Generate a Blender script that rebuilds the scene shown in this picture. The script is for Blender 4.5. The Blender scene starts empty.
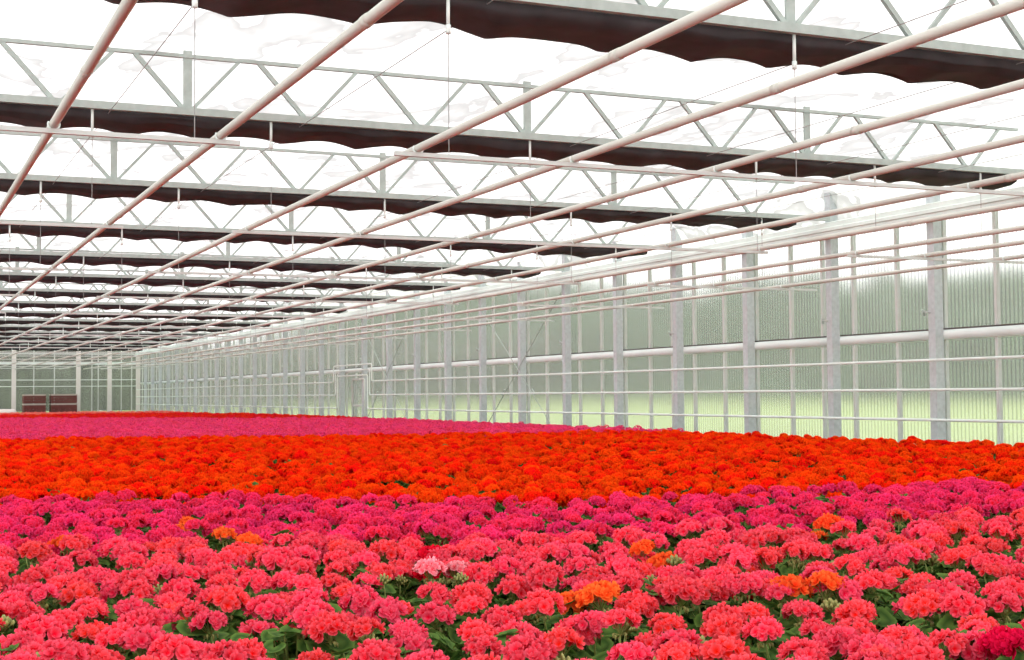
import bpy, math, random
from mathutils import Vector, Matrix, noise

random.seed(7)
rnd = random.Random(11)
S = bpy.context.scene
COL = S.collection
CAM_Z = 1.0                      # height of the lens above the floor; photo heights below are given relative to it
W = 11.45                        # distance from the lens line to the long side wall
Y0 = 13.36                       # one of the wall columns; columns stand every two metres
YEND = 71.5

# ------------------------------------------------------------------ materials
def new_mat(name):
    m = bpy.data.materials.new(name); m.use_nodes = True
    nt = m.node_tree; nt.nodes.clear()
    out = nt.nodes.new('ShaderNodeOutputMaterial')
    return m, nt, out

def N(nt, t, **kw):
    n = nt.nodes.new(t)
    for k, v in kw.items():
        if hasattr(n, k): setattr(n, k, v)
        else: n.inputs[k].default_value = v
    return n

def rgb(r, g, b):
    f = lambda c: (c/255/12.92) if c/255 <= .04045 else ((c/255+.055)/1.055)**2.4
    return (f(r), f(g), f(b), 1)

def paint(name, col, rough=.5, metal=0., var=.12, scale=6., bump=0.):
    m, nt, out = new_mat(name)
    b = N(nt, 'ShaderNodeBsdfPrincipled'); b.inputs['Roughness'].default_value = rough; b.inputs['Metallic'].default_value = metal
    tc = N(nt, 'ShaderNodeTexCoord'); nz = N(nt, 'ShaderNodeTexNoise'); nz.inputs['Scale'].default_value = scale; nz.inputs['Detail'].default_value = 5
    nt.links.new(tc.outputs['Object'], nz.inputs['Vector'])
    r = N(nt, 'ShaderNodeValToRGB')
    c = Vector(col[:3])
    r.color_ramp.elements[0].color = (*(c*(1-var)), 1); r.color_ramp.elements[0].position = .3
    r.color_ramp.elements[1].color = (*(c*(1+var)), 1); r.color_ramp.elements[1].position = .7
    nt.links.new(nz.outputs['Fac'], r.inputs['Fac']); nt.links.new(r.outputs['Color'], b.inputs['Base Color'])
    if bump:
        bp = N(nt, 'ShaderNodeBump'); bp.inputs['Strength'].default_value = bump
        nt.links.new(nz.outputs['Fac'], bp.inputs['Height']); nt.links.new(bp.outputs['Normal'], b.inputs['Normal'])
    nt.links.new(b.outputs[0], out.inputs[0])
    return m

def petal_mat(name, centre, edge, hv=.13):
    """petals: deeper colour in the throat, the edge colour on the rim; each head a little different"""
    m, nt, out = new_mat(name)
    at = N(nt, 'ShaderNodeAttribute'); at.attribute_name = 'rim'
    r = N(nt, 'ShaderNodeValToRGB')
    r.color_ramp.elements[0].color = centre; r.color_ramp.elements[0].position = .15
    r.color_ramp.elements[1].color = edge; r.color_ramp.elements[1].position = 1.
    nt.links.new(at.outputs['Fac'], r.inputs['Fac'])
    oi = N(nt, 'ShaderNodeObjectInfo')
    mr = N(nt, 'ShaderNodeMapRange'); mr.inputs['To Min'].default_value = 1-hv; mr.inputs['To Max'].default_value = 1+hv*.5
    nt.links.new(oi.outputs['Random'], mr.inputs['Value'])
    hs = N(nt, 'ShaderNodeHueSaturation'); nt.links.new(mr.outputs[0], hs.inputs['Value'])
    mh = N(nt, 'ShaderNodeMapRange'); mh.inputs['To Min'].default_value = .492; mh.inputs['To Max'].default_value = .508
    mu = N(nt, 'ShaderNodeMath', operation='MULTIPLY'); mu.inputs[1].default_value = 7.31
    fr = N(nt, 'ShaderNodeMath', operation='FRACT')
    nt.links.new(oi.outputs['Random'], mu.inputs[0]); nt.links.new(mu.outputs[0], fr.inputs[0]); nt.links.new(fr.outputs[0], mh.inputs['Value'])
    nt.links.new(mh.outputs[0], hs.inputs['Hue'])
    nt.links.new(r.outputs['Color'], hs.inputs['Color'])
    d = N(nt, 'ShaderNodeBsdfDiffuse'); t = N(nt, 'ShaderNodeBsdfTranslucent'); mx = N(nt, 'ShaderNodeMixShader'); mx.inputs[0].default_value = .22
    for n in (d, t): nt.links.new(hs.outputs['Color'], n.inputs['Color'])
    nt.links.new(d.outputs[0], mx.inputs[1]); nt.links.new(t.outputs[0], mx.inputs[2]); nt.links.new(mx.outputs[0], out.inputs[0])
    return m

def leaf_mat(name, dark, light):
    m, nt, out = new_mat(name)
    at = N(nt, 'ShaderNodeAttribute'); at.attribute_name = 'rim'
    r = N(nt, 'ShaderNodeValToRGB')
    r.color_ramp.elements[0].color = light; r.color_ramp.elements[1].color = dark
    e = r.color_ramp.elements.new(.6); e.color = dark
    r.color_ramp.elements[2].color = light; r.color_ramp.elements[2].position = 1
    nt.links.new(at.outputs['Fac'], r.inputs['Fac'])
    b = N(nt, 'ShaderNodeBsdfPrincipled'); b.inputs['Roughness'].default_value = .8; b.inputs['Specular IOR Level'].default_value = .15
    nt.links.new(r.outputs['Color'], b.inputs['Base Color'])
    t = N(nt, 'ShaderNodeBsdfTranslucent'); nt.links.new(r.outputs['Color'], t.inputs['Color'])
    mx = N(nt, 'ShaderNodeMixShader'); mx.inputs[0].default_value = .25
    nt.links.new(b.outputs[0], mx.inputs[1]); nt.links.new(t.outputs[0], mx.inputs[2]); nt.links.new(mx.outputs[0], out.inputs[0])
    return m

def sheet_mat(name, col, clear, stripes=None, stripe_amt=0., blur=0.):
    """milky plastic: part clear, part scattering; stripes = flutes per metre along object Y"""
    m, nt, out = new_mat(name)
    tl = N(nt, 'ShaderNodeBsdfTranslucent'); tl.inputs['Color'].default_value = col
    df = N(nt, 'ShaderNodeBsdfDiffuse'); df.inputs['Color'].default_value = col
    m1 = N(nt, 'ShaderNodeMixShader'); m1.inputs[0].default_value = .25
    nt.links.new(tl.outputs[0], m1.inputs[1]); nt.links.new(df.outputs[0], m1.inputs[2])
    if blur:
        tr = N(nt, 'ShaderNodeBsdfRefraction'); tr.inputs['Roughness'].default_value = blur; tr.inputs['IOR'].default_value = 1.35
    else:
        tr = N(nt, 'ShaderNodeBsdfTransparent')
    mx = N(nt, 'ShaderNodeMixShader'); mx.inputs[0].default_value = clear
    nt.links.new(m1.outputs[0], mx.inputs[1]); nt.links.new(tr.outputs[0], mx.inputs[2]); nt.links.new(mx.outputs[0], out.inputs[0])
    if stripes:
        axis, per = stripes
        tc = N(nt, 'ShaderNodeTexCoord'); sx = N(nt, 'ShaderNodeSeparateXYZ'); nt.links.new(tc.outputs['Object'], sx.inputs[0])
        a = N(nt, 'ShaderNodeMath', operation='MULTIPLY'); a.inputs[1].default_value = 2*math.pi/per
        s = N(nt, 'ShaderNodeMath', operation='SINE'); nt.links.new(sx.outputs[axis], a.inputs[0]); nt.links.new(a.outputs[0], s.inputs[0])
        g = N(nt, 'ShaderNodeMapRange'); g.inputs['From Min'].default_value = .55; g.inputs['From Max'].default_value = 1
        g.inputs['To Min'].default_value = 0; g.inputs['To Max'].default_value = 1
        nt.links.new(s.outputs[0], g.inputs['Value'])
        mc = N(nt, 'ShaderNodeMix'); mc.data_type = 'RGBA'
        mc.inputs['A'].default_value = (1, 1, 1, 1); mc.inputs['B'].default_value = (1-stripe_amt, 1-stripe_amt, 1-stripe_amt*.9, 1)
        nt.links.new(g.outputs[0], mc.inputs['Factor']); nt.links.new(mc.outputs['Result'], tr.inputs['Color'])
        mc2 = N(nt, 'ShaderNodeMix'); mc2.data_type = 'RGBA'
        mc2.inputs['A'].default_value = col; mc2.inputs['B'].default_value = (col[0]*(1-stripe_amt), col[1]*(1-stripe_amt), col[2]*(1-stripe_amt), 1)
        nt.links.new(g.outputs[0], mc2.inputs['Factor']); nt.links.new(mc2.outputs['Result'], tl.inputs['Color'])
    return m

def film_mat():
    m = sheet_mat('milky_roof_film', (.95, .95, .95, 1), .25)
    nt = m.node_tree
    tc = N(nt, 'ShaderNodeTexCoord'); mp = N(nt, 'ShaderNodeMapping'); mp.inputs['Scale'].default_value = (.9, .5, 1); mp.inputs['Rotation'].default_value = (0, 0, .5)
    nz = N(nt, 'ShaderNodeTexNoise'); nz.inputs['Scale'].default_value = 1.1; nz.inputs['Detail'].default_value = 4; nz.inputs['Distortion'].default_value = .4
    nt.links.new(tc.outputs['Object'], mp.inputs[0]); nt.links.new(mp.outputs[0], nz.inputs['Vector'])
    r = N(nt, 'ShaderNodeValToRGB'); e = r.color_ramp.elements  # crease and overlapping-fold shading put into the film colour as greyer bands
    e[0].position = .56; e[0].color = (.96, .96, .96, 1); e[1].position = .575; e[1].color = (.48, .48, .48, 1)
    k = e.new(.61); k.color = (.57, .57, .57, 1); k = e.new(.65); k.color = (.96, .96, .96, 1)
    nt.links.new(nz.outputs['Fac'], r.inputs['Fac'])
    for n in nt.nodes:
        if n.type in ('BSDF_TRANSLUCENT', 'BSDF_DIFFUSE', 'BSDF_TRANSPARENT'): nt.links.new(r.outputs['Color'], n.inputs['Color'])
    return m

M = dict(
    endcol=paint('end_column_paint', rgb(232, 228, 222), .5, 0, .05, 4),
    galv=paint('galvanised_steel', rgb(174, 184, 178), .5, 0., .1, 14),
    column=paint('galvanised_column', rgb(196, 203, 205), .55, 0., .1, 22),
    whitepipe=paint('white_pipe_paint', rgb(238, 246, 242), .4, 0, .05, 3),
    pipe=paint('dusty_pipe_paint', rgb(208, 208, 198), .45, 0, .08, 2.5),
    rail=paint('rail_pvc', rgb(236, 246, 243), .4, 0, .05, 2),
    alu=paint('aluminium_bar', rgb(208, 212, 208), .45, 0., .05, 9),
    gasket=paint('dark_gasket', rgb(84, 76, 74), .7, 0, .1, 9),
    screen=paint('dark_shade_fabric', rgb(62, 57, 59), .85, 0, .3, 5, .4),
    wire=paint('steel_wire', rgb(150, 148, 146), .5, .2, .05, 9),
    gutter=paint('eave_beam_paint', rgb(228, 240, 234), .5, 0, .06, 2.5),
    film=film_mat(),
    poly=sheet_mat('fluted_polycarbonate', (.88, .9, .9, 1), .80, ('Y', .064), .30, blur=.11),
    polyend=sheet_mat('end_polycarbonate', (.85, .9, .86, 1), .92, ('X', .5), .05, blur=.04),
    floor=paint('ground_cloth', rgb(52, 58, 44), .9, 0, .25, 3, .2),
    lawn=paint('lawn', (.35, .45, .15, 1), .9, 0, .15, .25),
    hedge=paint('hedge_leaves', (.06, .095, .055, 1), .8, 0, .6, .5, .4),
    hedge2=paint('end_hedge_leaves', (.05, .058, .042, 1), .8, 0, .8, .35, .4),
    trunk=paint('bark', (.08, .06, .045, 1), .9, 0, .3, 4, .3),
    pot=paint('pot_plastic', rgb(120, 62, 44), .6, 0, .1, 8),
    crate=paint('crate_wood', rgb(108, 52, 48), .8, 0, .2, 5),
    craterim=paint('crate_strip', rgb(190, 176, 166), .7, 0, .1, 5),
    fleece=paint('fleece', rgb(226, 214, 208), .9, 0, .06, 5, .2),
    leaf=leaf_mat('geranium_leaf', rgb(56, 88, 34), rgb(100, 132, 58)),
    stalk=paint('green_stalk', rgb(132, 150, 76), .6, 0, .2, 20),
    bud=paint('green_bud', rgb(150, 150, 84), .6, 0, .25, 30),
    coral=petal_mat('coral_petals', rgb(248, 22, 48), rgb(253, 108, 128)),
    magenta=petal_mat('magenta_petals', rgb(232, 16, 64), rgb(254, 76, 134)),
    orange=petal_mat('orange_red_petals', rgb(248, 34, 4), rgb(255, 82, 22)),
    hotpink=petal_mat('hot_pink_petals', rgb(240, 30, 84), rgb(255, 94, 144)),
    red=petal_mat('red_petals', rgb(226, 16, 16), rgb(246, 48, 34)),
    salmon=petal_mat('salmon_petals', rgb(238, 70, 66), rgb(250, 150, 136)),
    palepink=petal_mat('pale_pink_petals', rgb(255, 96, 110), rgb(255, 182, 190)),
    lightorange=petal_mat('light_orange_petals', rgb(255, 62, 24), rgb(255, 122, 62)),
    deepred=petal_mat('deep_red_petals', rgb(205, 8, 36), rgb(236, 26, 66)),
)

# ------------------------------------------------------------------ mesh helpers
class MB:
    def __init__(s): s.v = []; s.f = []; s.a = []; s.m = []
    def add(s, vs, fs, att=None, mi=0):
        o = len(s.v); s.v += [tuple(x) for x in vs]; s.f += [tuple(i+o for i in f) for f in fs]
        s.a += att if att else [0.]*len(vs); s.m += [mi]*len(fs)
    def box(s, c, d, mat=None, mi=0, bev=0):
        x, y, z = d[0]/2, d[1]/2, d[2]/2
        vs = [Vector((i, j, k)) for i in (-x, x) for j in (-y, y) for k in (-z, z)]
        if mat: vs = [mat @ v for v in vs]
        c = Vector(c)
        s.add([v+c for v in vs], [(0, 1, 3, 2), (4, 6, 7, 5), (0, 4, 5, 1), (2, 3, 7, 6), (0, 2, 6, 4), (1, 5, 7, 3)], mi=mi)
    def bar(s, p, q, w, h, mi=0, up=(0, 0, 1)):
        p, q = Vector(p), Vector(q); d = (q-p); L = d.length; d.normalize()
        sx = d.cross(Vector(up)); sx = sx.normalized() if sx.length > 1e-4 else Vector((1, 0, 0))
        uz = sx.cross(d)
        vs = [a + sx*i*w/2 + uz*j*h/2 for a in (p, q) for i in (-1, 1) for j in (-1, 1)]
        s.add(vs, [(0, 2, 3, 1), (4, 5, 7, 6), (0, 1, 5, 4), (2, 6, 7, 3), (0, 4, 6, 2), (1, 3, 7, 5)], mi=mi)
    def tube(s, pts, r, n=8, mi=0, cap=True):
        pts = [Vector(p) for p in pts]; rs = r if isinstance(r, (list, tuple)) else [r]*len(pts)
        vs = []; fs = []
        prev = None
        for i, p in enumerate(pts):
            t = (pts[min(i+1, len(pts)-1)] - pts[max(i-1, 0)]).normalized()
            if prev is None:
                ref = Vector((0, 0, 1)) if abs(t.z) < .9 else Vector((1, 0, 0))
                a = t.cross(ref).normalized()
            else:
                a = (prev - t*prev.dot(t)).normalized()
            b = t.cross(a); prev = a
            vs += [p + (a*math.cos(2*math.pi*k/n) + b*math.sin(2*math.pi*k/n))*rs[i] for k in range(n)]
            if i: fs += [((i-1)*n+k, (i-1)*n+(k+1) % n, i*n+(k+1) % n, i*n+k) for k in range(n)]
        if cap: fs += [tuple(range(n-1, -1, -1)), tuple((len(pts)-1)*n+k for k in range(n))]
        s.add(vs, fs, mi=mi)
    def mesh(s, name, mats, smooth=False, att=False):
        me = bpy.data.meshes.new(name); me.from_pydata(s.v, [], s.f)
        for m in (mats if isinstance(mats, (list, tuple)) else [mats]): me.materials.append(m)
        me.polygons.foreach_set('material_index', s.m)
        if smooth: me.polygons.foreach_set('use_smooth', [True]*len(s.f))
        if att:
            a = me.attributes.new('rim', 'FLOAT', 'POINT'); a.data.foreach_set('value', s.a)
        me.update()
        return me

def link(name, me, parent=None, loc=(0, 0, 0), rot=(0, 0, 0), sc=None):
    o = bpy.data.objects.new(name, me); COL.objects.link(o); o.location = loc; o.rotation_euler = rot
    if sc: o.scale = (sc,)*3 if isinstance(sc, (int, float)) else sc
    if parent: o.parent = parent
    return o

def tag(o, label=None, cat=None, group=None, kind=None):
    if label: o['label'] = label
    if cat: o['category'] = cat
    if group: o['group'] = group
    if kind: o['kind'] = kind
    return o

def thing(name, label, cat, loc=(0, 0, 0), rz=0, group=None):
    return tag(link(name, None, None, loc, (0, 0, rz)), label, cat, group)

ORD = 'first second third fourth fifth sixth seventh eighth ninth tenth eleventh twelfth thirteenth fourteenth fifteenth sixteenth seventeenth eighteenth nineteenth twentieth'.split()
TENS = {20: 'twenty', 30: 'thirty'}
def ordinal(n):                                   # 1 -> nearest
    if n <= 20: return ORD[n-1]
    t = n//10*10
    return TENS[t][:-1]+'ieth' if n % 10 == 0 else TENS[t]+'-'+ORD[n % 10-1]

Z = lambda rel: rel + CAM_Z

# ------------------------------------------------------------------ floor, lawn, ceiling
def grid_mesh(name, x0, x1, y0, y1, nx, ny, fz, mat):
    b = MB(); vs = [(x0+(x1-x0)*i/nx, y0+(y1-y0)*j/ny) for j in range(ny+1) for i in range(nx+1)]
    b.add([(x, y, fz(x, y)) for x, y in vs], [(j*(nx+1)+i, j*(nx+1)+i+1, (j+1)*(nx+1)+i+1, (j+1)*(nx+1)+i) for j in range(ny) for i in range(nx)])
    return b.mesh(name, mat, True)

b = MB(); b.box((3.4, 33.5, -.05), (17., 77., .1))
tag(link('floor', b.mesh('floor', M['floor'])), 'dark ground cloth under the geranium beds', kind='structure')

def lawn_z(x, y):
    d = max(x-13, (y-73)*.6, 0)
    return -.06 + .72*(1-math.exp(-d/22.)) if d > 0 else -.06
o = link('lawn', grid_mesh('lawn', 12, 150, -20, 200, 46, 73, lawn_z, M['lawn']))
tag(o, 'bright green lawn outside the side wall', kind='structure')
o = link('lawn', grid_mesh('lawn_end', -60, 11.9, 72, 200, 24, 43, lambda x, y: lawn_z(12, y), M['lawn']))
tag(o, 'pale green lawn outside the end wall', kind='structure')

def film_z(x, y):
    ph = ((y-Y0+2) % 4.)/4.
    z = Z(2.80) - .035*math.sin(math.pi*ph)
    if x > W-.25: z -= .62*((x-W+.25)/.42)**1.5
    z += .03*noise.noise((x*.9, y*.55, 0)) + .022*noise.noise((x*2.3+y*.7, y*1.1, 4)) + .012*abs(noise.noise((x*3.1-y*1.3, y*.9+x*.4, 9)))
    return z
tag(link('ceiling', grid_mesh('ceiling', -5, W+.17, -2, YEND, 160, 560, film_z, M['film'])), 'billowing milky white film stretched over the trusses', kind='structure')

# ------------------------------------------------------------------ roof trusses, screens, hangers, support bars
XL = -4.8
ytr = [Y0 - 6 + 4*k for k in range(16) if Y0-6+4*k < YEND+.2]
ch = MB(); ch.bar((XL, -.035, Z(2.28)), (W-.05, -.035, Z(2.28)), .05, .06); ME_ch = ch.mesh('bottom_chord', M['galv'])
tc_ = MB(); tc_.bar((XL, 0, Z(2.735)), (10.87, 0, Z(2.735)), .035, .03); ME_tc = tc_.mesh('top_chord', M['galv'])
d1 = MB(); d1.bar((-.42, 0, Z(2.73)), (-.03, 0, Z(2.30)), .03, .036); ME_d1 = d1.mesh('diagonal', M['galv'])
d2 = MB(); d2.bar((.42, 0, Z(2.73)), (.03, 0, Z(2.30)), .03, .03); ME_d2 = d2.mesh('diagonal_return', M['galv'])
vt = MB(); vt.bar((0, 0, Z(2.28)), (0, 0, Z(2.78)), .07, .02, up=(0, 1, 0)); ME_vt = vt.mesh('vertical', M['galv'])
hg = MB(); hg.tube([(0, 0, Z(2.27)), (0, 0, Z(2.07))], .011, 8); hg.tube([(0, 0, Z(2.08)), (0, 0, Z(2.03))], .016, 8); ME_hg = hg.mesh('hanger', M['whitepipe'], True)
wr = MB(); wr.tube([(0, 0, Z(2.05)), (0, 0, Z(1.345))], .0028, 5); ME_wr = wr.mesh('hanging_wire', M['wire'])
HANG = [-3.1, -1.7, .05, 1.46, 2.88, 5.22, 7.6, 9.0, 10.35]
for k, y in enumerate(ytr):
    n = ordinal(k+1)
    far = '' if k else ''
    t = thing('roof_truss', f'grey steel lattice roof truss, {n} counting away from the camera', 'roof truss', (0, y, 0), 0, 'roof trusses')
    link('bottom_chord', ME_ch, t); link('top_chord', ME_tc, t)
    for j in range(-4, 11):
        link('diagonal', ME_d1, t, (.2+j, 0, 0)); link('diagonal', ME_d2, t, (.2+j, 0, 0))
    for xv in (-3.8, -.8, 2.2, 5.2, 8.2):
        link('vertical', ME_vt, t, (xv, 0, 0))
    for xh in HANG:
        h = link('hanger', ME_hg, t, (xh, -.01, 0))
        link('hanging_wire', ME_wr, h)
    # gathered dark screen lying in folds behind the bottom chord
    sb = MB(); nx = 420; sec = 18; vs = []; fs = []
    for i in range(nx+1):
        x = XL + (11.02-XL)*i/nx
        s0 = y*3.7
        sag = 1-abs(math.sin(math.pi*(x/.66 + .55*noise.noise((x*.35, s0, 1)) + k*.37)))
        big = .5+.5*noise.noise((x*.45, s0, 11))
        dep = .47 + .12*noise.noise((x*.8, s0, 3)) + .05*sag + .02*noise.noise((x*4, s0, 5))
        th = .085 + .022*sag + .03*big + .012*noise.noise((x*3.3, s0, 8))
        taper = min(1, (nx-i)/6+.25)
        for q in range(sec):
            a = 2*math.pi*q/sec
            cy = math.copysign(abs(math.cos(a))**.6, math.cos(a)); cz = math.copysign(abs(math.sin(a))**.7, math.sin(a))
            wob = .010*noise.noise((x*2.2, a*1.4+s0, 2)) + .013*math.sin(a*9 + 3*noise.noise((x*.7, s0, 6)))
            low = max(0, -cz)
            vs.append((x, y-.01+dep/2 + cy*(dep/2)*taper + wob, Z(2.285) - th/2 + cz*th/2*taper + wob*.8 - low*(.022*sag*(.5+.5*cy) + .02*big)))
        if i: fs += [((i-1)*sec+q, (i-1)*sec+(q+1) % sec, i*sec+(q+1) % sec, i*sec+q) for q in range(sec)]
    fs += [tuple(range(sec)), tuple(nx*sec+q for q in range(sec-1, -1, -1))]
    sb.add(vs, fs)
    tag(link('shade_screen', sb.mesh('shade_screen', M['screen'], True)), f'dark brown shade screen folded under the {n} roof truss from the camera', 'shade screen', 'folded shade screens')

# screen support wires running the length of the house just under the chords
for i, x in enumerate((.1, 1.58, 3.12, 4.4, 5.62, 7.05, 8.42, 9.8)):
    m = MB(); m.tube([(x, -2, Z(2.225)), (x, YEND-.3, Z(2.225))], .0035, 5)
    tag(link('screen_wire', m.mesh('screen_wire', M['wire'])), f'thin taut wire under the roof trusses, {ordinal(8-i)} from the side wall', 'wire', 'screen wires')

# overhead pipes
PX = [.76, 1.6, 2.7, 3.67, 4.65, 5.66, 6.63, 7.65, 8.78, 9.64, 10.66]
PZ = 1.37
pn = ['closest to the camera side', 'second from the camera side', 'third from the camera side', 'fourth from the camera side', 'fifth from the camera side', 'sixth and middle one',
      'fifth from the side wall', 'fourth from the side wall', 'third from the side wall', 'second from the side wall', 'closest to the side wall']
COUP = {0: 6.1, 1: 4.9, 2: 5.02, 3: 5.3, 4: 6.0, 5: 7.9, 6: 7.0, 7: 9.2, 8: 10.3, 9: 11.2, 10: 12.4}
cp = MB(); cp.tube([(0, -.03, 0), (0, .03, 0)], .0255, 14); ME_cp = cp.mesh('coupling', M['pipe'], True)
for i, x in enumerate(PX):
    m = MB(); pts = []
    y = -2.
    while y < YEND-.4:
        pts.append((x, y, Z(PZ))); y += 1.
    m.tube(pts, .023, 12)
    p = tag(link('heating_pipe', m.mesh('heating_pipe', M['pipe'], True)), f'pale overhead heating pipe running lengthwise, {pn[i]}', 'pipe', 'overhead heating pipes')
    for q in range(11):
        link('coupling', ME_cp, p, (x, COUP[i]+6*q, Z(PZ)))

# cross bars that carry the pipes, hung below every truss, in three lengths with gaps
hk = MB(); hk.tube([(.028*math.cos(a), 0, .022+.028*math.sin(a)) for a in [math.radians(q) for q in range(-210, 31, 24)]], .0055, 6); ME_hk = hk.mesh('pipe_hook', M['whitepipe'], True)
segs = [(-3.4, 1.70, 'left of the pipe gap', [.76, 1.6, -.2, -1.2]), (2.56, 7.72, 'middle length', PX[2:8]), (8.66, 11.2, 'short length at the side wall', PX[8:])]
for k, y in enumerate(ytr):
    for x0, x1, nm, px in segs:
        if nm.startswith('left') and y > 40: continue
        m = MB(); m.bar((0, 0, 0), (x1-x0, 0, 0), .028, .024)
        o = link('pipe_support_bar', m.mesh('pipe_support_bar', M['alu']), None, (x0, y, Z(PZ)-.036))
        d = {'l': 'reaching the second pipe', 'm': 'under six middle pipes', 's': 'under three pipes by the side wall'}[nm[0]]
        tag(o, f'thin grey cross bar {d}, hung below the {ordinal(k+1)} truss', 'support bar', 'pipe support bars')
        if k < 9:
            for x in px: link('pipe_hook', ME_hk, o, (x-x0-.0, .0, .012))

# ------------------------------------------------------------------ long side wall
wall = MB(); wall.box((0, 0, 0), (.016, YEND+3, Z(2.2)))
WY = (YEND-3)/2
wr_ = tag(link('wall_right', wall.mesh('wall_right', M['poly']), None, (W+.17, WY, Z(2.2)/2)), 'fluted clear plastic side wall of the greenhouse', kind='structure')
gb = MB(); gb.box((0, 0, 0), (.05, .045, Z(2.18))); ME_gb = gb.mesh('glazing_bar', M['alu'])
yy = 0
for base in [12.48 - 4*3 + 4*j for j in range(19)]:
    for off in (0, .87, 1.73, 2.6, 3.27):
        Yb = base+off
        if Yb < 3 or Yb > YEND-.3: continue
        link('glazing_bar', ME_gb, wr_, (-.035, Yb-WY, 0))
sl = MB(); sl.box((0, WY, .11), (.10, YEND+2.6, .22)); tag(link('trim_1', sl.mesh('trim_1', M['alu']), None, (W+.17, 0, 0)), 'low concrete kerb under the side wall', kind='structure')

def column_mesh(h):
    m = MB(); w, d, t = .11, .14, .012                # lipped channel: web and two flanges, open to the wall
    m.box((-.055, 0, h/2), (t, w, h)); m.box((0, -w/2, h/2), (d-.02, t, h)); m.box((0, w/2, h/2), (d-.02, t, h)); m.box((.06, 0, h/2), (t, w*.98, h))
    return m.mesh('column_shaft', M['column'])
ME_shaft = column_mesh(Z(2.63))
bp = MB(); bp.box((0, 0, .008), (.22, .2, .016))
for sx in (-.08, .08):
    for sy in (-.075, .075): bp.tube([(sx, sy, .016), (sx, sy, .035)], .01, 6)
ME_bp = bp.mesh('base_plate', M['galv'])
br = MB(); br.bar((-.06, 0, 0), (-.06, .11, .015), .03, .02); br.box((-.06, .12, .0), (.03, .014, .07)); br.bar((-.06, .1, .02), (-.06, .16, .045), .015, .015); ME_br = br.mesh('bracket', M['galv'])
ci = 0
for i in range(0, 29):
    y = Y0 + 2*i
    if y > YEND-1: break
    ci += 1
    t = thing('wall_column', f'grey steel column of the side wall, {ordinal(ci)} from the right edge of the photo', 'column', (W, y, 0), 0, 'side wall columns')
    link('shaft', ME_shaft, t); link('base_plate', ME_bp, t)
    if i % 2 == 1 or i == 0: link('bracket', ME_br, t, (0, .02, Z(.93)))

# rail of white tube with dark gasket along its top, behind the columns
m = MB(); m.tube([(W+.115, 3, Z(.665)), (W+.115, YEND-.4, Z(.665))], .062, 14)
rl = tag(link('wall_rail', m.mesh('wall_rail', M['rail'], True)), 'thick pinkish white horizontal rail along the side wall behind the columns', 'rail')
m = MB(); m.box((W+.12, (YEND+2.6)/2, Z(.735)), (.05, YEND-3.6, .016)); link('gasket', m.mesh('gasket', M['gasket']), rl)

# eave beam / gutter
m = MB(); xg = W-.15
prof = [(0, 2.03), (.02, 2.02), (.09, 2.02), (.11, 2.05), (.11, 2.20), (.09, 2.22), (.02, 2.22), (0, 2.21), (0, 2.15), (-.018, 2.14), (-.018, 2.10), (0, 2.09)]
n = len(prof)
vs = [(xg+p[0]-.02, yv, Z(p[1])) for yv in (0., YEND-.2) for p in prof]
m.add(vs, [(i, (i+1) % n, n+(i+1) % n, n+i) for i in range(n)] + [tuple(range(n-1, -1, -1)), tuple(range(n, 2*n))])
tag(link('eave_beam', m.mesh('eave_beam', M['gutter'])), 'broad pinkish white beam along the top of the side wall', 'beam')

# three white heating pipes with a rise over the side door
DY0, DY1 = 34.7, 37.2
def round_path(pts, r=.07):
    out = [Vector(pts[0])]
    for a, b_, c in zip(pts, pts[1:], pts[2:]):
        a, b_, c = Vector(a), Vector(b_), Vector(c)
        u, v = (a-b_).normalized(), (c-b_).normalized()
        for t in (0, .25, .5, .75, 1):
            p0, p2 = b_+u*r, b_+v*r
            out.append(p0*(1-t)**2 + b_*2*t*(1-t) + p2*t*t)
    out.append(Vector(pts[-1])); return out
xw = W-.16
for i, (z, top, inset, nm) in enumerate(((.36, .80, 0, 'topmost'), (.01, .66, .17, 'middle'), (-.345, .52, .34, 'lowest'))):
    m = MB()
    pts = [(xw, 2.5, Z(z)), (xw, DY0-.42+inset, Z(z)), (xw, DY0-.42+inset, Z(top)), (xw, DY1+.42-inset, Z(top)), (xw, DY1+.42-inset, Z(z)), (xw, YEND-.5, Z(z))]
    m.tube(round_path(pts), .017, 10)
    tag(link('wall_heating_pipe', m.mesh('wall_heating_pipe', M['whitepipe'], True)), f'{nm} of three white pipes along the side wall, rising over the door', 'pipe', 'side wall heating pipes')

# door in the side wall
dr = tag(link('door_1', None, None, (W+.05, (DY0+DY1)/2, 0)), 'framed side door under the raised pipes', kind='structure')
m = MB(); hw = .55; h = Z(.46)
m.box((0, -hw, h/2), (.07, .06, h)); m.box((0, hw, h/2), (.07, .06, h)); m.box((0, 0, h-.03), (.07, 2*hw, .06)); m.box((0, 0, .07), (.05, 2*hw, .14)); m.box((0, 0, h*.5), (.05, 2*hw, .05))
link('door_frame', m.mesh('door_frame', M['alu']), dr)
m = MB(); m.box((0, 0, h/2), (.012, 2*hw-.06, h-.05)); link('door_panel', m.mesh('door_panel', M['poly']), dr)
m = MB(); m.tube([(-.03, -.44, 1.0), (-.09, -.44, 1.0), (-.09, -.30, 1.0)], .01, 8); link('door_handle', m.mesh('door_handle', M['galv']), dr)
m = MB(); m.tube(round_path([(xw+.06, DY0+.35, 0), (xw+.06, DY0+.35, Z(.42)), (xw+.06, DY0+.78, Z(.42))], .05), .02, 10)
tag(link('riser_pipe', m.mesh('riser_pipe', M['whitepipe'], True)), 'short white bent riser pipe beside the side door', 'pipe')

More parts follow.
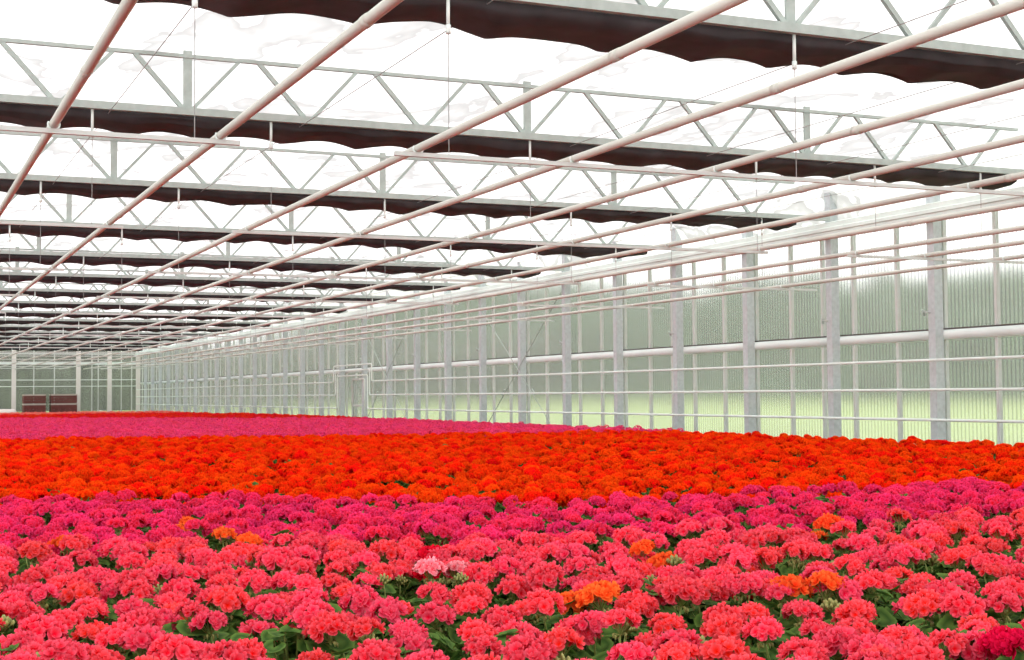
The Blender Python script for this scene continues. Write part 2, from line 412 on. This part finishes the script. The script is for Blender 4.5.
# crossed brace rods between columns
def brace(yc, nm):
    for s, w2 in ((1, 'rising away from the camera'), (-1, 'falling away from the camera')):
        m = MB(); zc = Z(.62)
        m.tube([(W-.09 - .012*s, yc-s*1.95, zc-1.5), (W-.09-.012*s, yc+s*1.95, zc+1.25)], .009, 7)
        o = link('brace_rod', m.mesh('brace_rod', M['galv']))
        tag(o, f'thin brace rod {w2}, {nm}', 'brace rod', 'crossed brace rods')
        m = MB(); y_, z_ = yc-s*.75, zc-.58
        d = Vector((0, s*3.9, 2.75)).normalized()
        p = Vector((W-.09-.012*s, y_, z_)); m.tube([p-d*.09, p+d*.09], .018, 8); link('turnbuckle', m.mesh('turnbuckle', M['galv']), o)
brace(Y0+12, 'crossed at the seventh column')
brace(Y0+20, 'crossed just before the door')

# ------------------------------------------------------------------ end wall
m = MB(); m.box((0, 0, 0), (W+.15+5.2, .016, 3.72))
we = tag(link('wall_back', m.mesh('wall_back', M['polyend']), None, ((W+.15-5.2)/2, YEND+.1, 1.86)), 'clear plastic end wall at the far end', kind='structure')
ox = (W+.15-5.2)/2
eb = MB(); eb.box((0, 0, 0), (.05, .05, 3.7)); ME_eb = eb.mesh('end_glazing_bar', M['alu'])
for x in (-4., -3., -2., -1., 0., 1., 2., 3., 4., 4.6, 6.55, 7.5, 9.25, 9.55, 10.65, 11.15): link('glazing_bar', ME_eb, we, (x-ox, -.03, 0))
def hbar(z, hh, mat, label, name, y=YEND-.05, cat='rail'):
    m = MB(); m.box((ox, 0, 0), (W+5.0, .05, hh)); return tag(link(name, m.mesh(name, mat), None, (0, y, Z(z))), label, cat)
hbar(1.66, .13, M['gutter'], 'broad pale beam across the end wall near its top', 'end_beam', cat='beam')
hbar(2.12, .07, M['alu'], 'thin pale bar above the beam of the end wall', 'end_top_bar')
hbar(.86, .032, M['whitepipe'], 'upper of two thin rails across the end wall', 'end_rail')
hbar(.55, .03, M['whitepipe'], 'lower of two thin rails across the end wall', 'end_rail')
m = MB(); m.box((0, 0, Z(2.7)/2), (.2, .14, Z(2.7))); m.box((0, -.08, Z(2.7)/2), (.05, .02, Z(2.7))); ME_ec = m.mesh('end_shaft', M['endcol'])
for x, nm in ((11.42, 'in the corner with the side wall'), (10.05, 'first from the corner'), (8.58, 'second from the corner, beside the crates'), (5.62, 'third from the corner, beyond the crates'), (2.7, 'fourth from the corner'), (-.3, 'fifth from the corner')):
    t = thing('end_wall_column', f'pale column of the end wall, {nm}', 'column', (x, YEND-.2, 0), 0, 'end wall columns')
    link('shaft', ME_ec, t); link('base_plate', ME_bp, t)

# crates before the end wall
def crate(x, z, w, h, label):
    t = thing('crate', label, 'crate', (x, YEND-1.1, z), 0, 'brown crates')
    d = .9; q3 = (h-.04)/3
    m = MB()
    for s in (-1, 1):
        for j in range(3):
            zz = .02+q3*(j+.5)
            m.box((0, s*(d/2-.01), zz), (w, .02, q3-.012)); m.box((s*(w/2-.01), 0, zz), (.02, d-.04, q3-.012))
        for q in (-1, 1): m.box((s*(w/2-.045), q*(d/2-.045), h/2), (.05, .05, h))
    m.box((0, 0, .02), (w-.04, d-.04, .03)); m.box((0, 0, h-.03), (w-.04, d-.04, .02)); link('body', m.mesh('crate_body', M['crate']), t)
    m = MB()
    for s in (-1, 1): m.box((0, s*(d/2-.01), h-.005), (w+.02, .03, .07)); m.box((s*(w/2-.01), 0, h-.005), (.03, d, .07))
    link('rim', m.mesh('crate_rim', M['craterim']), t)
for x, w, nm in ((6.46, .98, 'left'), (7.78, 1.18, 'right')):
    for j in range(2):
        crate(x, .74*j, w, .40 if j else .70, f'{"upper" if j else "lower"} brown wooden crate of the {nm} stack before the end wall')
# bundle of white fleece on the ground at the end wall
m = MB(); vs = []; nx, sec = 40, 14
for i in range(nx+1):
    x = 4.2+1.5*i/nx; e = min(1, i/4, (nx-i)/4)**.5 if 0 < i < nx else .15
    for q in range(sec):
        a = 2*math.pi*q/sec; r = 1+.12*noise.noise((x*2, a, 0))
        vs.append((x, YEND-1.4+.35*math.cos(a)*r*e, .25+.25*math.sin(a)*r*e))
m.add(vs, [((i)*sec+q, i*sec+(q+1) % sec, (i+1)*sec+(q+1) % sec, (i+1)*sec+q) for i in range(nx) for q in range(sec)] + [tuple(range(sec)), tuple(nx*sec+q for q in range(sec))])
tag(link('fleece_roll', m.mesh('fleece_roll', M['fleece'], True)), 'rolled bundle of white fleece lying before the end wall', 'fleece roll')

# ------------------------------------------------------------------ hedges outside
def hedge(name, p0, p1, h, depth, mat, label, seed, base):
    p0, p1 = Vector((*p0, 0)), Vector((*p1, 0)); L = (p1-p0).length; d = (p1-p0)/L; nrm = Vector((-d.y, d.x, 0))
    nx, sec = int(L/.6), 16; vs = []; fs = []; name_far = 1 if abs(d.y) < .5 else 0
    for i in range(nx+1):
        p = p0+d*(L*i/nx)
        hh = (h+max(-1, .08*(p.y-52))*(name_far == 0))*(1+.22*noise.noise((p.x*.09, p.y*.09, seed))+.10*noise.noise((p.x*.35, p.y*.35, seed)))
        for q in range(sec+1):
            a = math.pi*q/sec
            c = math.cos(a); s_ = math.sin(a)**.55
            k = 1+.22*noise.noise((p.x*.45+c*2, p.y*.45+s_*2, seed+q*.3))
            v = p+nrm*(c*depth*k); v.z = base + hh*s_*k - .1
            vs.append(v)
        if i: fs += [((i-1)*(sec+1)+q, (i-1)*(sec+1)+q+1, i*(sec+1)+q+1, i*(sec+1)+q) for q in range(sec)]
    m = MB(); m.add(vs, fs)
    return tag(link(name, m.mesh(name, mat, True)), label, 'hedge')
hedge('hedge', (52, 5), (52, 190), 5.4, 4., M['hedge'], 'tall dark green hedge beyond the lawn outside the side wall', 1.3, .6)
hedge('hedge', (-40, 92), (44, 92), 4.5, 3., M['hedge2'], 'tall dark hedge outside the end wall', 5.1, .3)

# ------------------------------------------------------------------ geraniums
def petal(mb, base, out, up, L, Wd, curl, ph):
    side = out.cross(up).normalized()
    vs = []; at = []
    rows = ((0, .18), (.55, .8), (1, .62))
    for t, w in rows:
        for s in (-1, 0, 1):
            p = base + out*(L*t*(1-.10*abs(s)*(t > .9))) + side*(s*w*Wd/2) + up*(curl*(t**1.4)*L + (.10*L*(abs(s)-.4) * math.sin(ph+t*2)))
            vs.append(p); at.append(t*.85+.15*abs(s)*t)
    mb.add(vs, [(0, 1, 4, 3), (1, 2, 5, 4), (3, 4, 7, 6), (4, 5, 8, 7)], at)

def umbel(seed, nf, npet, R=.05, hgt=.034):
    """a geranium head: florets packed over a dome"""
    r = random.Random(seed); mb = MB(); ctr = []
    ga = math.pi*(3-5**.5)
    for i in range(nf):
        u = (i+.5)/nf
        a = i*ga + r.uniform(-.25, .25)
        pol = math.acos(1-u*1.02) + r.uniform(-.08, .08)
        pol = min(pol, 1.85)
        n = Vector((math.sin(pol)*math.cos(a), math.sin(pol)*math.sin(a), math.cos(pol)))
        p = Vector((n.x*R, n.y*R, n.z*hgt)) * r.uniform(.86, 1.06)
        n = (n + Vector((0, 0, .25)) + Vector((r.uniform(-.2, .2), r.uniform(-.2, .2), 0))).normalized()
        t1 = n.orthogonal().normalized(); t2 = n.cross(t1)
        L = r.uniform(.0165, .0215); a0 = r.uniform(0, 6.28)
        for ring, (cnt, curl, sc) in enumerate(((npet, .25, 1.), (max(0, npet-2), .95, .72)) if npet > 4 else ((npet, .35, 1.05),)):
            for k in range(cnt):
                b = a0 + ring*.5 + 2*math.pi*k/cnt + r.uniform(-.12, .12)
                o = t1*math.cos(b) + t2*math.sin(b)
                petal(mb, p + n*.002*ring, o, n, L*sc*r.uniform(.9, 1.1), L*1.15*sc, curl + r.uniform(-.15, .2), r.uniform(0, 6))
        ctr.append(p)
    return mb, ctr

HEADS = []; STALKS = []
for s in range(6):
    mb, ctr = umbel(100+s, 24+s % 3*2, 6)
    HEADS.append(mb)
    st = MB(); r = random.Random(s)
    H = .16; bx, by = r.uniform(-.03, .03), r.uniform(-.03, .03)
    st.tube([(bx, by, -H), (bx*.4, by*.4, -H*.5), (0, 0, -.035)], [.0042, .0036, .003], 6)
    for p in ctr: st.tube([(0, 0, -.035), (p.x*.55, p.y*.55, p.z*.35-.01), p*.96], .0011, 3, cap=False)
    for q in range(7):                                           # drooping green buds below the head
        a = r.uniform(0, 6.28); e = Vector((math.cos(a)*.022, math.sin(a)*.022, -.03-r.uniform(0, .016)))
        st.tube([(0, 0, -.035), e*.9, e, e+Vector((0, 0, -.012))], [.0011, .0012, .0045, .001], 5, mi=1)
    STALKS.append(st.mesh('flower_stalk', [M['stalk'], M['bud']], True))
HM = {}
def head_mesh(s, col):
    if (s, col) not in HM: HM[s, col] = HEADS[s].mesh('flower_head', M[col], True, True)
    return HM[s, col]
FAR = [umbel(300+s, 13, 4, .05, .04)[0] for s in range(3)]

def leaf(mb, c, nrm, out, R, r):
    """round scalloped leaf with a notch where the stalk joins"""
    side = out.cross(nrm).normalized(); n = 13
    vs = [c]; at = [0.]
    ruff = r.uniform(0, 6)
    for ring, fr in ((0, .55), (1, 1.)):
        for k in range(n):
            a = -2.75 + 5.5*k/(n-1)
            rad = R*fr*(1 + (.07*math.cos(a*5.5*1.0) if ring else 0))
            z = (.16*fr*fr*R) + (.10*R*fr*math.sin(a*3+ruff))
            vs.append(c + out*(math.cos(a)*rad) + side*(math.sin(a)*rad) + nrm*z); at.append(fr)
    fs = [(0, 1+k, 2+k) for k in range(n-1)] + [(1+k, 1+n+k, 2+n+k, 2+k) for k in range(n-1)]
    mb.add(vs, fs, at)

def foliage(seed, nl, lo):
    r = random.Random(seed); mb = MB(); ga = math.pi*(3-5**.5)
    for i in range(nl):
        u = (i+.5)/nl; a = i*ga + r.uniform(-.3, .3)
        rad = .195*math.sqrt(u)*r.uniform(.8, 1.1); z = .36 - .13*u**1.5 + r.uniform(-.03, .03)
        c = Vector((rad*math.cos(a), rad*math.sin(a), z)); out = Vector((math.cos(a), math.sin(a), 0))
        nrm = (Vector((0, 0, 1)) + out*(.25+.6*u) + Vector((r.uniform(-.3, .3), r.uniform(-.3, .3), 0))).normalized()
        o2 = (out - nrm*out.dot(nrm)).normalized()
        leaf(mb, c, nrm, o2, r.uniform(.027, .044), r)
        if not lo:
            mb.tube([(r.uniform(-.015, .015), r.uniform(-.015, .015), .12), (c.x*.5, c.y*.5, .12+(c.z-.12)*.6), c], .0022, 4, mi=1, cap=False)
    if not lo:
        mb.tube([(0, 0, .09), (.005, 0, .16), (0, .004, .25)], [.008, .007, .004], 7, mi=1)
    return mb.mesh('foliage', [M['leaf'], M['stalk']], True, True)
FOL = [foliage(50+s, 56, False) for s in range(4)]
FOL_FAR = [foliage(80+s, 24, True) for s in range(2)]
pt = MB(); n = 16; prof = [(.0, 0.), (.045, 0.), (.058, .10), (.064, .10), (.064, .118), (.057, .118), (.055, .1), (0, .1)]
vs = [(r_*math.cos(2*math.pi*k/n), r_*math.sin(2*math.pi*k/n), z) for r_, z in prof for k in range(n)]
pt.add(vs, [(i*n+k, i*n+(k+1) % n, (i+1)*n+(k+1) % n, (i+1)*n+k) for i in range(len(prof)-1) for k in range(n)])
ME_pot = pt.mesh('pot', M['pot'], True)

# camera first: it decides which plants are the three hundred largest in view
f_px, yaw, pitch, roll = 1415.21, .417243, .045233, -.0080968
cy_, sy_ = math.cos(yaw), math.sin(yaw)
Fv = Vector((sy_*math.cos(pitch), cy_*math.cos(pitch), math.sin(pitch))); Rv = Vector((cy_, -sy_, 0)); Uv = Rv.cross(Fv)
c_, s_ = math.cos(roll), math.sin(roll); Rv, Uv = Rv*c_+Uv*s_, Uv*c_-Rv*s_
cam = bpy.data.cameras.new('camera'); co = bpy.data.objects.new('camera', cam); COL.objects.link(co)
cam.sensor_width = 36; cam.lens = f_px/1024*36; cam.clip_start = .05; cam.clip_end = 600
co.matrix_world = Matrix(((Rv.x, Uv.x, -Fv.x, 0), (Rv.y, Uv.y, -Fv.y, 0), (Rv.z, Uv.z, -Fv.z, CAM_Z), (0, 0, 0, 1)))
S.camera = co
def pix(x, y, z):
    p = Vector((x, y, z-CAM_Z)); d = p.dot(Fv)
    if d < .1: return None
    return 512+f_px*p.dot(Rv)/d, 330-f_px*p.dot(Uv)/d, d

def lerp_tab(tab, x):
    if x <= tab[0][0]: return tab[0][1]
    for (a, b0), (c, d) in zip(tab, tab[1:]):
        if x <= c: return b0+(d-b0)*(x-a)/(c-a)
    return tab[-1][1]
def bed_of(x, y):
    if y < lerp_tab([(0, 5.45), (1, 5.6), (1.6, 5.5), (2.2, 5.1), (5, 5.0)], x): return 'coral'
    if y < lerp_tab([(.5, 8.3), (1.7, 7.9), (2.4, 7.3), (3, 6.8), (6.4, 6.65)], x): return 'magenta'
    if y < 20.6-.27*x: return 'orange'
    if y < 43.-1.05*x: return 'hotpink'
    if y < 53: return 'red'
    return 'salmon'
SP = .33
plants = []
j = 0; y = 1.7
XR = 10.55
while y < 60:
    x = -2.4 + (SP/2 if j % 2 else 0)
    while x < XR+.1:
        if x > y*.07 - 1.8:
            px, py = x+rnd.uniform(-.055, .055), y+rnd.uniform(-.055, .055)
            if px < XR: plants.append((px, py))
        x += SP
    y += SP*.88; j += 1
def visible(p):
    q = pix(p[0], p[1], .42)
    return q and -25 < q[0] < 1049 and q[1] < 690
near = sorted([p for p in plants if visible(p)], key=lambda p: pix(p[0], p[1], .42)[2])
# stray plants of another colour, placed where the photograph shows them
STRAY = [((800, 592), 'lightorange', 'light orange geranium among coral ones, the orange plant closest to the bottom right'),
         ((585, 600), 'lightorange', 'light orange geranium among coral ones, the orange plant closest to the bottom centre'),
         ((232, 540), 'lightorange', 'light orange geranium where magenta and coral plants meet, left of centre'),
         ((190, 523), 'lightorange', 'orange geranium surrounded by magenta plants at the left'),
         ((57, 550), 'lightorange', 'orange geranium near the left edge at the start of the coral plants'),
         ((652, 558), 'lightorange', 'orange geranium in the middle of the coral plants, right of the pale pink one'),
         ((436, 573), 'palepink', 'pale pink geranium among the coral ones'),
         ((424, 562), 'deepred', 'deep crimson geranium just behind the pale pink one'),
         ((1016, 652), 'deepred', 'deep red geranium in the front right corner'),
         ((830, 528), 'lightorange', 'orange geranium among coral plants at the right, before the magenta ones')]
stray = {}; moved = {}
for (u, v), c, lab in STRAY:
    best = min((p for p in near if p not in stray), key=lambda p: (pix(*p, .44)[0]-u)**2 + (pix(*p, .44)[1]-v)**2)
    dd = Fv + Rv*((u-512)/f_px) - Uv*((v-330)/f_px); dd *= (.43-CAM_Z)/dd.z
    stray[best] = (c, lab); moved[best] = (dd.x, dd.y)
bm_ = MB(); q_ = random.Random(9)
bm_.tube([(.01, 0, -.15), (0, 0, -.01)], .003, 5)
for i in range(16):
    a = i*2.4; u = (i+.5)/16; e = Vector((math.cos(a)*.024*math.sqrt(u), math.sin(a)*.024*math.sqrt(u), .016*(1-u)+q_.uniform(-.004, .004)))
    bm_.tube([(0, 0, -.012), e*.8, e, e*1.15+Vector((0, 0, .006)), e*1.2+Vector((0, 0, .011))], [.001, .0015, .0045, .0048, .0012], 5, mi=1)
ME_bud = bm_.mesh('bud_cluster', [M['stalk'], M['bud']], True)
indiv = near[:296]
ind = set(indiv)
GROUPLAB = {'coral': ('coral pink geranium in full bloom in the bed nearest the camera', 'coral pink geraniums'),
            'magenta': ('magenta geranium in bloom between the coral and orange red beds', 'magenta geraniums'),
            'orange': ('orange red geranium at the front edge of the orange bed', 'orange red front edge geraniums')}
def heads_for(r, n, full=.16):
    out = []; ga = 2.399; a0 = r.uniform(0, 6.28)
    for i in range(n):
        rad = full*math.sqrt((i+.35)/n); a = a0+i*ga+r.uniform(-.25, .25)
        z = .43 - 1.0*rad*rad + r.uniform(-.035, .025)
        out.append((rad*math.cos(a), rad*math.sin(a), z))
    return out
r = random.Random(5)
proto = {}
for p in indiv:
    bed = bed_of(*p)
    d = pix(*p, .42)[2]
    lab = stray.get(p)
    if lab: t = thing('geranium', lab[1], 'geranium', (*moved[p], 0), 0, 'stray geraniums')
    else: t = thing('geranium', GROUPLAB[bed][0], 'geranium', (*p, 0), 0, GROUPLAB[bed][1])
    link('pot', ME_pot, t)
    link('foliage', FOL[r.randrange(4)], t, (0, 0, r.uniform(-.02, .02)), (0, 0, r.uniform(0, 6.28)), r.uniform(.92, 1.1))
    dens = noise.noise((p[0]*1.1, p[1]*1.1, 3.7))
    k = max(1, min(7, round((4.5 if bed == 'coral' else 4.9) + 2.2*dens + r.uniform(-.9, .9))))
    if lab: k = 2
    for i, (hx, hy, hz) in enumerate(heads_for(r, k, .09 if lab else .16)):
        s = r.randrange(6); col = lab[0] if lab else bed
        sc = r.uniform(.72, 1.0)*(.92 if bed != 'coral' else 1.)
        hd = link('flower_head', head_mesh(s, col), t, (hx, hy, hz), (hx*1.6*-1*-1*0 + r.uniform(-.25, .25), r.uniform(-.25, .25), r.uniform(0, 6.28)), sc)
        if d < 6.2: link('flower_stalk', STALKS[s], hd)
        proto.setdefault(col, hd)
    if d < 5.2 and r.random() < .6:
        a = r.uniform(0, 6.28); link('bud_cluster', ME_bud, t, (.1*math.cos(a), .1*math.sin(a), r.uniform(.37, .42)), (r.uniform(-.3, .3), r.uniform(-.3, .3), 0), r.uniform(.8, 1.2))

# the rest of each bed: one scattered object per bed
def bed_nodes(name, heads, fols, mat, smin, smax):
    ng = bpy.data.node_groups.new(name, 'GeometryNodeTree')
    ng.interface.new_socket('Geometry', in_out='INPUT', socket_type='NodeSocketGeometry'); ng.interface.new_socket('Geometry', in_out='OUTPUT', socket_type='NodeSocketGeometry')
    gi = ng.nodes.new('NodeGroupInput'); go = ng.nodes.new('NodeGroupOutput'); L = ng.links.new
    na = ng.nodes.new('GeometryNodeInputNamedAttribute'); na.data_type = 'FLOAT'; na.inputs['Name'].default_value = 'leafy'
    gt = ng.nodes.new('FunctionNodeCompare'); gt.data_type = 'FLOAT'; gt.operation = 'GREATER_THAN'; gt.inputs[1].default_value = .5
    L(na.outputs[0], gt.inputs[0])
    nt_ = ng.nodes.new('FunctionNodeBooleanMath'); nt_.operation = 'NOT'; L(gt.outputs[0], nt_.inputs[0])
    jn = ng.nodes.new('GeometryNodeJoinGeometry')
    for objs, sel, setm, tilt, a, b_ in ((heads, nt_, mat, .22, smin, smax), (fols, gt, None, .05, .95, 1.15)):
        g2i = ng.nodes.new('GeometryNodeGeometryToInstance')
        for o in objs:
            oi = ng.nodes.new('GeometryNodeObjectInfo'); oi.inputs['Object'].default_value = o; oi.transform_space = 'ORIGINAL'; oi.inputs['As Instance'].default_value = False
            L(oi.outputs['Geometry'], g2i.inputs[0])
        ip = ng.nodes.new('GeometryNodeInstanceOnPoints'); ip.inputs['Pick Instance'].default_value = True
        L(gi.outputs[0], ip.inputs['Points']); L(sel.outputs[0], ip.inputs['Selection']); L(g2i.outputs[0], ip.inputs['Instance'])
        rv = ng.nodes.new('FunctionNodeRandomValue'); rv.data_type = 'FLOAT_VECTOR'; rv.inputs[0].default_value = (-tilt, -tilt, 0); rv.inputs[1].default_value = (tilt, tilt, 6.283)
        e2r = ng.nodes.new('FunctionNodeEulerToRotation'); L(rv.outputs[0], e2r.inputs[0]); L(e2r.outputs[0], ip.inputs['Rotation'])
        rs = ng.nodes.new('FunctionNodeRandomValue'); rs.data_type = 'FLOAT'; rs.inputs[2].default_value = a; rs.inputs[3].default_value = b_
        L(rs.outputs[1], ip.inputs['Scale'])
        src = ip.outputs[0]
        if setm:
            sm = ng.nodes.new('GeometryNodeSetMaterial'); sm.inputs['Material'].default_value = setm; L(src, sm.inputs['Geometry']); src = sm.outputs[0]
        L(src, jn.inputs[0])
    L(jn.outputs[0], go.inputs[0])
    return ng
# two plants at the front of the orange bed carry the smaller heads that the far beds repeat
t = thing('geranium', 'orange red geranium at the side wall end of the orange bed', 'geranium', (10.3, 11.55, 0), 0, 'stray geraniums')
link('pot', ME_pot, t)
far_h = [link('flower_head', FAR[i].mesh('flower_head_small', M['orange'], True, True), t, (.09*math.cos(2.1*i), .09*math.sin(2.1*i), .42)) for i in range(3)]
far_f = [link('foliage', FOL_FAR[0], t)]
near_h = [o for o in bpy.data.objects if o.name.startswith('flower_head') and o.data in [HM.get((s, 'coral')) for s in range(6)]]
seen = {}
for o in near_h: seen.setdefault(o.data.name, o)
near_h = list(seen.values())
near_f = [next(o for o in bpy.data.objects if o.data is FOL[0])]
bedpts = {}
rr = random.Random(21)
for p in plants:
    if p in ind: continue
    bed = bed_of(*p); y = p[1]
    if y > 52 and rr.random() < .0: continue
    L = bedpts.setdefault(bed, [])
    if y < 45: L.append((*p, rr.uniform(-.05, -.01), 1.))
    n = max(2, min(7, round(4.9 + 2.2*noise.noise((p[0]*1.1, p[1]*1.1, 3.7)) + rr.uniform(-.9, .9)))) if y < 22 else (rr.choice((4, 5, 6)) if y < 40 else 4)
    drop = -.0 if y < 45 else -.05
    for hx, hy, hz in heads_for(rr, n):
        L.append((p[0]+hx, p[1]+hy, hz+drop+.02*noise.noise((p[0]*.7, p[1]*.7, 2)), 0.))
BEDLAB = {'coral': 'margin of coral pink geraniums around the front bed', 'magenta': 'rest of the magenta geranium bed beyond the nearer plants',
          'orange': 'broad band of massed orange red geraniums across the greenhouse', 'hotpink': 'distant band of massed hot pink geraniums beyond the orange red band',
          'red': 'far narrow band of massed red geraniums beyond the hot pink band', 'salmon': 'farthest pale salmon geraniums before the end wall'}
for bed, pts in bedpts.items():
    me = bpy.data.meshes.new('geranium_bed'); me.from_pydata([q[:3] for q in pts], [], [])
    a = me.attributes.new('leafy', 'FLOAT', 'POINT'); a.data.foreach_set('value', [q[3] for q in pts])
    o = tag(link('geranium_bed', me), BEDLAB[bed], 'geraniums', None, 'stuff')
    closer = bed in ('coral', 'magenta', 'orange')
    md = o.modifiers.new('scatter', 'NODES'); md.node_group = bed_nodes('bed_'+bed, near_h if closer else far_h, near_f if closer else far_f, M[bed], .7 if closer else .9, .95 if closer else 1.2)

# ------------------------------------------------------------------ light and view
w = bpy.data.worlds.new('overcast_sky'); S.world = w; w.use_nodes = True
nt = w.node_tree; nt.nodes.clear()
bg = nt.nodes.new('ShaderNodeBackground'); ow = nt.nodes.new('ShaderNodeOutputWorld')
bg.inputs['Color'].default_value = (1., .995, .985, 1); bg.inputs['Strength'].default_value = 1.6
nt.links.new(bg.outputs[0], ow.inputs[0])
S.cycles.max_bounces = 14; S.cycles.diffuse_bounces = 5; S.cycles.transparent_max_bounces = 24; S.cycles.transmission_bounces = 6
S.view_settings.view_transform = 'Standard'; S.view_settings.look = 'None'; S.view_settings.gamma = 1; S.view_settings.use_curve_mapping = False
S.view_settings.exposure = .4
